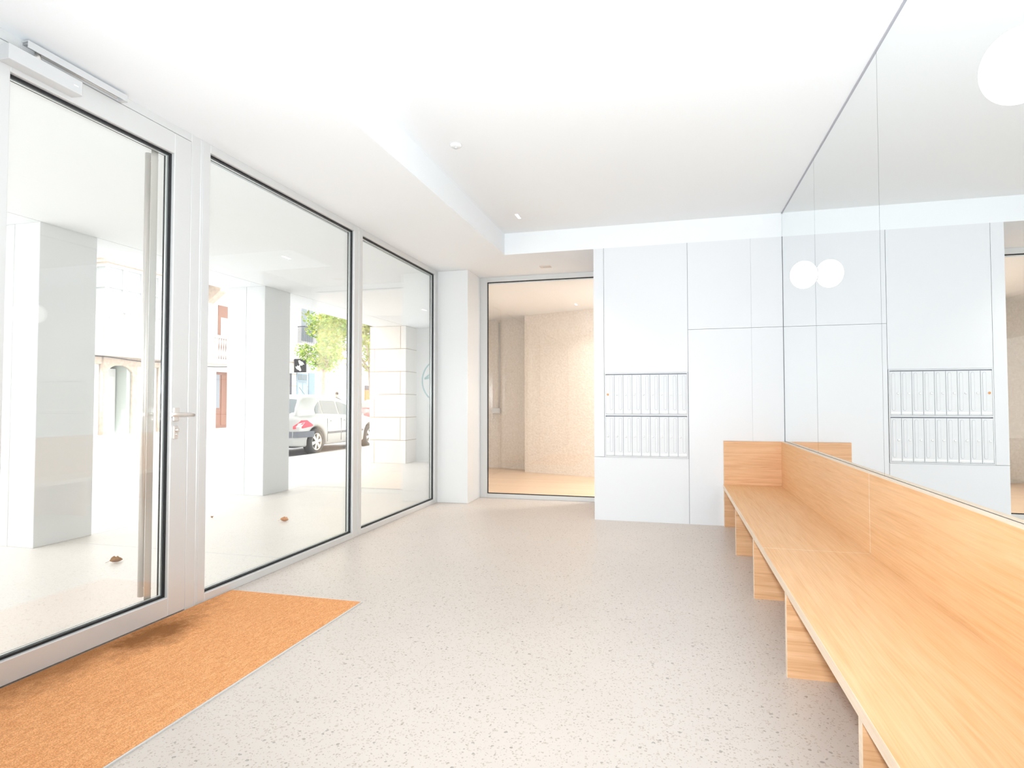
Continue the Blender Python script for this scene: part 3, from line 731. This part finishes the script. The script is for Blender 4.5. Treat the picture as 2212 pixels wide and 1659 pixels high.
opening(31.5, 33.15, 0.3, 2.3, 'teal', 'shop_window', fm='blue'); opening(31.5, 33.15, 2.33, 2.8, 'paned', 'transom', fm='blue')
opening(35.3, 36.5, 0.3, 2.8, 'paned', 'shop_window', fm='blue')
box(XF, XF + 0.10, 37.0, 38.6, 0.4, 2.05).build('shop_panel', 'orange', hc)
box(XF, XF + 0.13, 37.0, 38.6, 2.05, 2.35).build('shop_fascia', 'iron', hc)
MB().tube([(XF + 0.07, 28.7, 0.0), (XF + 0.07, 28.7, 2.8)], 0.05, 8).build('downpipe', 'iron', hc)
# hanging sign with two white birds
sg = thing('hanging_sign', 'square black hanging sign with two white birds on the stone building', 'sign', (XF + 0.4, 29.05, 2.85))
SX0, SX1, SZ0, SZ1 = -20.15, -19.42, 2.86, 3.61
box(SX0, SX1, 29.0, 29.10, SZ0, SZ1).build('panel', 'signk', sg, 0.01)
def P(u, v): return (SX0 + u * (SX1 - SX0), SZ0 + v * (SZ1 - SZ0))
bird = [(0.37, 0.86), (0.44, 0.90), (0.52, 0.87), (0.60, 0.80), (0.72, 0.77), (0.80, 0.68), (0.88, 0.56), (0.78, 0.58), (0.70, 0.52), (0.68, 0.46), (0.64, 0.53), (0.56, 0.52), (0.50, 0.44), (0.50, 0.55), (0.45, 0.63), (0.40, 0.74)]
MB().prism([P(*q) for q in bird], 28.992, 29.002, 1).build('bird', 'card', sg)
MB().prism([P(0.98 - u * 0.98, 1.0 - v * 0.97) if False else P(0.99 - u, 0.99 - v) for u, v in [(a - 0.0, b) for a, b in bird]], 28.992, 29.002, 1).build('bird', 'card', sg)
box(XF, SX0, 29.04, 29.06, 3.5, 3.54).build('bracket', 'iron', sg)

# ------------------------------------------------------------------ cars
def interp(tab, x):
    if x <= tab[0][0]: return tab[0][1]
    for (a, va), (b, vb) in zip(tab, tab[1:]):
        if x <= b:
            t = (x - a) / (b - a); t = t * t * (3 - 2 * t) * 0.4 + t * 0.6
            return va + (vb - va) * t
    return tab[-1][1]
def make_car(label, paint, loc, rz):
    """hatchback, length 4.2 along +y (front at +y), rear axle at y=0"""
    t = thing('car', label, 'car', loc, 'parked cars', rz)
    WR, WB = 0.315, 2.62
    Y0, Y1 = -0.74, 3.46
    hw = [(-0.74, 0.70), (-0.60, 0.80), (-0.2, 0.87), (2.6, 0.87), (3.1, 0.82), (3.46, 0.62)]        # half width
    belt = [(-0.74, 0.93), (0.0, 0.95), (1.6, 0.90), (2.35, 0.88), (3.1, 0.76), (3.46, 0.58)]          # shoulder / bonnet edge
    top = [(-0.74, 0.97), (0.4, 0.99), (1.9, 0.97), (2.3, 0.97), (3.0, 0.84), (3.46, 0.60)]            # centre line of lower body
    def bottom(y):
        z = 0.22
        if y < -0.45: z = 0.22 + (-0.45 - y) * 0.12
        if y > 3.2: z = 0.22 + (y - 3.2) * 0.15
        for yc in (0.0, WB):
            dd_ = abs(y - yc)
            if dd_ < 0.385: z = max(z, 0.30 + math.sqrt(0.385 ** 2 - dd_ ** 2))
        return z
    ys = sorted(set([round(Y0 + k * 0.05, 3) for k in range(int((Y1 - Y0) / 0.05) + 1)] + [Y1, -0.384, 0.384, WB - 0.384, WB + 0.384]))
    rows = []
    for y in ys:
        h = interp(hw, y); b = interp(belt, y); tp = interp(top, y); z0 = min(bottom(y), b - 0.12)
        zm = 0.55 if z0 < 0.5 else z0 + (b - z0) * 0.3
        sec = [(0.0, z0), (h * 0.95, z0), (h * 0.985, z0 + 0.03), (h, max(zm, z0 + 0.05)), (h * 0.99, b - 0.10 if b - 0.10 > zm else b - 0.02), (h * 0.95, b), (h * 0.6, b + (tp - b) * 0.8), (0.0, tp)]
        full = [(x, y, z) for x, z in sec] + [(-x, y, z) for x, z in sec[-2:0:-1]]
        rows.append(full)
    n = len(rows[0]); vs = [v for r_ in rows for v in r_]; fs = []
    for i in range(len(rows) - 1):
        for k in range(n): fs.append((i * n + k, i * n + (k + 1) % n, (i + 1) * n + (k + 1) % n, (i + 1) * n + k))
    fs += [tuple(range(n)), tuple((len(rows) - 1) * n + k for k in range(n))]
    b_ = MB().add(vs, fs, True).build('body', paint, t, local=True)
    # greenhouse
    rf = [(-0.62, 1.02, 0.0), (-0.50, 1.20, 0), (-0.36, 1.37, 0), (-0.2, 1.42, 0), (0.4, 1.455, 0), (1.0, 1.45, 0), (1.45, 1.38, 0), (2.15, 1.02, 0)]
    gy = [-0.66, -0.54, -0.40, -0.22, 0.1, 0.5, 0.9, 1.2, 1.45, 1.75, 2.05, 2.35]
    zt = [(-0.66, 0.96), (-0.54, 1.16), (-0.40, 1.34), (-0.22, 1.42), (0.3, 1.455), (0.9, 1.455), (1.2, 1.43), (1.45, 1.36), (1.75, 1.22), (2.05, 1.08), (2.35, 0.95)]
    def gsec(y):
        h = interp(hw, y); b = interp(belt, y); z = interp(zt, y); k = (z - b) / 0.5
        return [(h * 0.93, b - 0.03), (h * 0.925, b), (h * 0.93 - 0.13 * max(k, 0), b + (z - b) * 0.72), (h * 0.93 - 0.19 * max(k, 0), b + (z - b) * 0.90), (h * 0.45, z - 0.005), (0.0, z)]
    rows = []
    for y in gy:
        sec = gsec(y); rows.append([(x, y, z) for x, z in sec] + [(-x, y, z) for x, z in sec[-2::-1]])
    n = len(rows[0]); vs = [v for r_ in rows for v in r_]; fs = []
    for i in range(len(rows) - 1):
        for k in range(n - 1): fs.append((i * n + k, i * n + k + 1, (i + 1) * n + k + 1, (i + 1) * n + k))
    fs += [tuple(range(n)), tuple((len(rows) - 1) * n + k for k in range(n))]
    MB().add(vs, fs, True).build('cabin', paint, t, local=True)
    gm = MT['pane_car']
    def side_pt(y, k, s):
        sec = gsec(y); p0, p1 = Vector((sec[1][0], sec[1][1])), Vector((sec[2][0], sec[2][1]))
        q = p0.lerp(p1, k); return (s * (q.x + 0.006), y, q.y)
    for s in (1, -1):
        for ya, yb, ka, kb in ((0.02, 0.30, 0.14, 0.14), (0.34, 1.02, 0.08, 0.08), (1.08, 1.74, 0.08, 0.08)):
            g_ = MB(); m_ = 6; vv = []; ff = []
            for i in range(m_ + 1):
                y = ya + (yb - ya) * i / m_
                hi = 0.97
                if ya < 0.1: hi = 0.35 + 0.58 * (i / m_) ** 0.7       # rear quarter pane rises forward
                lo = 0.10
                vv += [side_pt(y, lo, s), side_pt(y, max(hi, lo + 0.05), s)]
            for i in range(m_): ff.append((2 * i, 2 * i + 1, 2 * i + 3, 2 * i + 2))
            g_.add(vv, ff, True); g_.build('side_window', gm, t, local=True)
        mr = MB().lathe([(0.02, -0.07), (0.065, -0.05), (0.075, 0.0), (0.05, 0.05), (0.01, 0.07)], (s * 0.96, 1.85, 0.97), 0, 14).build('wing_mirror', 'trim', t, local=True)
        MB().prism([(0.15, 0.485), (2.2, 0.485), (2.2, 0.535), (0.15, 0.535)], s * 0.865, s * 0.882, 0)
        for ya, yb in ((0.46, 1.05), (1.10, 2.18)):
            MB().prism([(ya, 0.485), (yb, 0.485), (yb, 0.535), (ya, 0.535)], s * 0.862, s * 0.884, 0).build('rubbing_strip', 'trim', t, local=True)
            box(min(s * 0.862, s * 0.890), max(s * 0.862, s * 0.890), ya + 0.10, ya + 0.24, 0.79, 0.815).build('door_handle', paint, t, 0.004, 2, local=True)
            sm_ = MB(); sm_.box(s * 0.855, s * 0.8735, ya - 0.031, ya - 0.028, 0.30, 0.86); sm_.build('door_seam', 'trim', t, local=True)
        # wrap-round tail lamp
        h0 = interp(hw, -0.72)
        pts = [(-0.735, 0.64), (-0.735, 0.70), (-0.56, 0.84), (-0.40, 0.84), (-0.20, 0.72), (-0.24, 0.69), (-0.50, 0.655)]
        vv = []
        for y, z in pts: vv.append((s * (interp(hw, y) * 1.0 + 0.012), y, z))
        for y, z in pts: vv.append((s * (interp(hw, y) - 0.10), y, z))
        m_ = len(pts)
        tl = MB().add(vv, [tuple(range(m_)), tuple(range(2 * m_ - 1, m_ - 1, -1))] + [(i, i + m_, (i + 1) % m_ + m_, (i + 1) % m_) for i in range(m_)]).build('tail_lamp', 'tail', t, local=True)
        vv = [(s * (interp(hw, y) + 0.016), y, z) for y, z in ((-0.69, 0.685), (-0.60, 0.775), (-0.47, 0.79), (-0.58, 0.685))]
        vv += [(s * (interp(hw, y) - 0.05), y, z) for y, z in ((-0.69, 0.685), (-0.60, 0.775), (-0.47, 0.79), (-0.58, 0.685))]
        MB().add(vv, [(0, 1, 2, 3), (7, 6, 5, 4), (0, 4, 5, 1), (1, 5, 6, 2), (2, 6, 7, 3), (3, 7, 4, 0)]).build('clear_lens', 'tailw', tl, local=True)
        vv = []
        pts = [(3.05, 0.62), (3.02, 0.72), (3.30, 0.66), (3.42, 0.56), (3.36, 0.52)]
        for y, z in pts: vv.append((s * (interp(hw, y) + 0.010), y, z))
        for y, z in pts: vv.append((s * (interp(hw, y) - 0.10), y, z))
        MB().add(vv, [tuple(range(5)), tuple(range(9, 4, -1))] + [(i, i + 5, (i + 1) % 5 + 5, (i + 1) % 5) for i in range(5)]).build('headlamp', 'tailw', t, local=True)
        for yc in (0.0, WB):
            wh = MB().lathe([(0.20, -0.10), (0.29, -0.10), (WR, -0.075), (WR, 0.075), (0.29, 0.10), (0.205, 0.10), (0.195, 0.07)], (s * 0.755, yc, WR), 0, 32).build('wheel', 'tyre', t, local=True)
            r_ = MB(); xo = s * (0.755 + 0.095); xi = s * (0.755 + 0.055)
            r_.lathe([(0.205, s * 0.06), (0.205, s * 0.098), (0.185, s * 0.092), (0.185, s * 0.06)], (s * 0.755, yc, WR), 0, 32)
            r_.lathe([(0.055, s * 0.05), (0.055, s * 0.092), (0.02, s * 0.098)], (s * 0.755, yc, WR), 0, 18)
            for k in range(6):
                a = 2 * PI * k / 6 + 0.2; ca, sa = math.cos(a), math.sin(a)
                q = []
                for rr, ww in ((0.04, 0.026), (0.19, 0.040)):
                    for sg_ in (-1, 1): q.append((yc + rr * ca - sg_ * ww * sa, WR + rr * sa + sg_ * ww * ca))
                poly = [q[0], q[2], q[3], q[1]]
                r_.add([(xo, *p_) for p_ in poly] + [(xi, *p_) for p_ in poly], [(0, 1, 2, 3), (7, 6, 5, 4), (0, 4, 5, 1), (1, 5, 6, 2), (2, 6, 7, 3), (3, 7, 4, 0)])
            r_.build('alloy_rim', 'rim', wh, local=True)
    # rear screen, windscreen
    def screen(ya, yb, name, inset):
        m_ = 6; vv = []; ff = []
        for i in range(m_ + 1):
            y = ya + (yb - ya) * i / m_; z = interp(zt, y); h = gsec(y)[3][0] - inset
            for k in range(7):
                u = -1 + 2 * k / 6; vv.append((u * h, y - (0.008 if name == 'rear_window' else -0.008), z + 0.012 - 0.03 * u * u))
        for i in range(m_):
            for k in range(6): ff.append((i * 7 + k, i * 7 + k + 1, (i + 1) * 7 + k + 1, (i + 1) * 7 + k))
        MB().add(vv, ff, True).build(name, gm, t, local=True)
    screen(-0.63, -0.40, 'rear_window', 0.05); screen(1.30, 2.25, 'windscreen', 0.03)
    # rear bumper with dark insert, underside
    bp = MB(); vv = []
    for z in (0.44, 0.58):
        for x, y in ((-0.885, -0.16), (-0.87, -0.50), (-0.80, -0.70), (-0.55, -0.79), (0, -0.81), (0.55, -0.79), (0.80, -0.70), (0.87, -0.50), (0.885, -0.16), (0.80, -0.16), (0.70, -0.5), (0, -0.6), (-0.70, -0.5), (-0.80, -0.16)): vv.append((x, y, z))
    m_ = 14
    bp.add(vv, [tuple(range(m_)), tuple(range(2 * m_ - 1, m_ - 1, -1))] + [(i, i + m_, (i + 1) % m_ + m_, (i + 1) % m_) for i in range(m_)]).build('bumper_strip', 'trim', t, local=True)
    box(-0.26, 0.26, -0.765, -0.73, 0.62, 0.73).build('number_plate', 'card', t, 0.004, 1, local=True)
    box(-0.62, 0.62, -0.6, 3.2, 0.20, 0.62).build('underbody', 'dark', t, local=True)
    MB().tube([(0.3, 0.3, 1.45), (0.3, 0.08, 1.62)], 0.006, 6).build('aerial', 'trim', t, local=True)
    return t
MT['pane_car'] = mat('car_window', (0.17, 0.195, 0.20), 0.12, spec=0.45)
make_car('silver hatchback parked at the kerb beyond the porch column', 'silver', (-9.07, 12.76, -0.05), 0.0)
make_car('red car down the street behind the tree trunk and stone pillar', 'red', (-13.2, 26.8, -0.05), PI)

# ------------------------------------------------------------------ trees
def tree(label, x, y, h_trunk, cz, rx, rz_, n, m, lean, r0, seed, ls):
    rnd = random.Random(seed)
    t = thing('street_tree', label, 'tree', (x, y, 0), 'street trees')
    top = (x + lean, y, h_trunk)
    tr = MB().tube([(x, y, -0.02), (x + lean * 0.25, y, h_trunk * 0.33), (x + lean * 0.5, y, h_trunk * 0.66), top, (x + lean, y, cz + rz_ * 0.3)], [r0 * 1.25, r0, r0 * 0.92, r0 * 0.85, r0 * 0.4], 12)
    for k in range(9):
        a = 2 * PI * k / 9 + rnd.random(); el = 0.35 + 0.7 * rnd.random()
        L_ = rx * 0.75
        tr.tube([top, (top[0] + L_ * 0.5 * math.cos(a), y + L_ * 0.5 * math.sin(a), top[2] + L_ * 0.5 * el + 0.2), (top[0] + L_ * math.cos(a), y + L_ * math.sin(a), top[2] + L_ * el * 1.5)], [r0 * 0.4, r0 * 0.25, r0 * 0.1], 6)
    tr.build('trunk', 'bark', t)
    lv = MB(); cl_ = []
    for _ in range(34):
        u = rnd.uniform(-1, 1); a = rnd.uniform(0, 2 * PI); q = rnd.random() ** 0.4 * 0.85
        sr = math.sqrt(1 - u * u); cl_.append((x + lean + rx * q * sr * math.cos(a), y + rx * q * sr * math.sin(a), cz + rz_ * q * u))
    for i in range(n):
        c_ = rnd.choice(cl_); rr = 0.30 * rx
        d_ = Vector((rnd.gauss(0, 1), rnd.gauss(0, 1), rnd.gauss(0, 1))).normalized() * (rr * rnd.random() ** 0.35)
        p_ = Vector(c_) + Vector((d_.x, d_.y, d_.z * 1.05))
        s_ = ls * rnd.uniform(0.7, 1.3)
        a1 = Vector((rnd.gauss(0, 1), rnd.gauss(0, 1), rnd.gauss(0, 0.6) - 0.25)).normalized()
        b1 = a1.cross(Vector((rnd.gauss(0, 0.4), rnd.gauss(0, 0.4), 1))).normalized()
        lv.add([p_ - a1 * s_, p_ + b1 * s_ * 0.55 - a1 * s_ * 0.1, p_ + a1 * s_, p_ - b1 * s_ * 0.55 - a1 * s_ * 0.1], [(0, 1, 2, 3)])
    lv.build('crown', m, t)
tree('street tree with pale slanting trunk next to the stone pillar', -7.40, 14.1, 1.95, 3.15, 1.55, 1.3, 6500, 'leafd', -0.12, 0.085, 3, 0.055)
tree('round bright green street tree rising behind the silver car', -17.3, 27.35, 2.75, 4.25, 1.5, 1.75, 6500, 'leaf', 0.05, 0.09, 5, 0.085)

# ------------------------------------------------------------------ pedestrian far behind the car
def person(x, y, z0):
    t = thing('person', 'person in a pale shirt walking behind the silver car, head above its roof', 'person', (x, y, z0))
    J = {'pel': (0, 0, .93), 'che': (0, .01, 1.25), 'nck': (0, .02, 1.47), 'hd0': (0, .03, 1.56), 'hd1': (0, .04, 1.69),
         'shL': (.17, 0, 1.41), 'elL': (.23, -.05, 1.13), 'wrL': (.24, .06, .90), 'haL': (.24, .09, .82),
         'shR': (-.17, 0, 1.41), 'elR': (-.23, -.02, 1.13), 'wrR': (-.24, .10, .91), 'haR': (-.24, .13, .83),
         'hiL': (.09, 0, .90), 'knL': (.10, .10, .50), 'anL': (.10, .06, .10), 'toL': (.10, .22, .04),
         'hiR': (-.09, 0, .90), 'knR': (-.10, -.04, .50), 'anR': (-.10, -.22, .12), 'toR': (-.10, -.08, .04)}
    R_ = {'pel': .14, 'che': .155, 'nck': .06, 'hd0': .085, 'hd1': .09, 'shL': .07, 'elL': .045, 'wrL': .033, 'haL': .035, 'hiL': .10, 'knL': .062, 'anL': .042, 'toL': .035}
    for k in list(R_):
        if k.endswith('L'): R_[k[:-1] + 'R'] = R_[k]
    E_ = [('pel', 'che'), ('che', 'nck'), ('nck', 'hd0'), ('hd0', 'hd1')]
    for s in 'LR': E_ += [('che', 'sh' + s), ('sh' + s, 'el' + s), ('el' + s, 'wr' + s), ('wr' + s, 'ha' + s), ('pel', 'hi' + s), ('hi' + s, 'kn' + s), ('kn' + s, 'an' + s), ('an' + s, 'to' + s)]
    def skinned(keys, name, m, grow=0.0, parent=None):
        ks = list(keys); me = bpy.data.meshes.new(name)
        me.from_pydata([J[k] for k in ks], [(ks.index(a), ks.index(b)) for a, b in E_ if a in ks and b in ks], [])
        o = bpy.data.objects.new(name, me); C.objects.link(o)
        md = o.modifiers.new('skin', 'SKIN'); md.use_smooth_shade = True
        for i, k in enumerate(ks):
            sv = me.skin_vertices[0].data[i]; sv.radius = (R_[k] + grow,) * 2; sv.use_root = (i == 0)
        o.modifiers.new('sub', 'SUBSURF').levels = 1
        o.data.materials.append(MT[m]); o.parent = parent or t; return o
    bd = skinned(J.keys(), 'body', 'skin')
    skinned(['che', 'pel', 'shL', 'elL', 'shR', 'elR'], 'shirt', 'cloth', 0.014)
    skinned(['pel', 'hiL', 'knL', 'anL', 'hiR', 'knR', 'anR'], 'trousers', 'jeans', 0.014)
    hr = MB().lathe([(0.002, 0.115), (0.06, 0.10), (0.092, 0.05), (0.098, 0.0), (0.09, -0.04), (0.05, -0.05)], (0, 0.025, 1.68), 2, 18); hr.build('hair', 'hair', t, local=True)
    fc = MB(); fc.lathe([(0.008, -0.012), (0.016, 0), (0.004, 0.02)], (0, 0.125, 1.62), 1, 8); fc.build('nose', 'skin', t, local=True)
    t.rotation_euler = (0, 0, PI * 0.8)
person(-18.6, 30.9, 0.02)
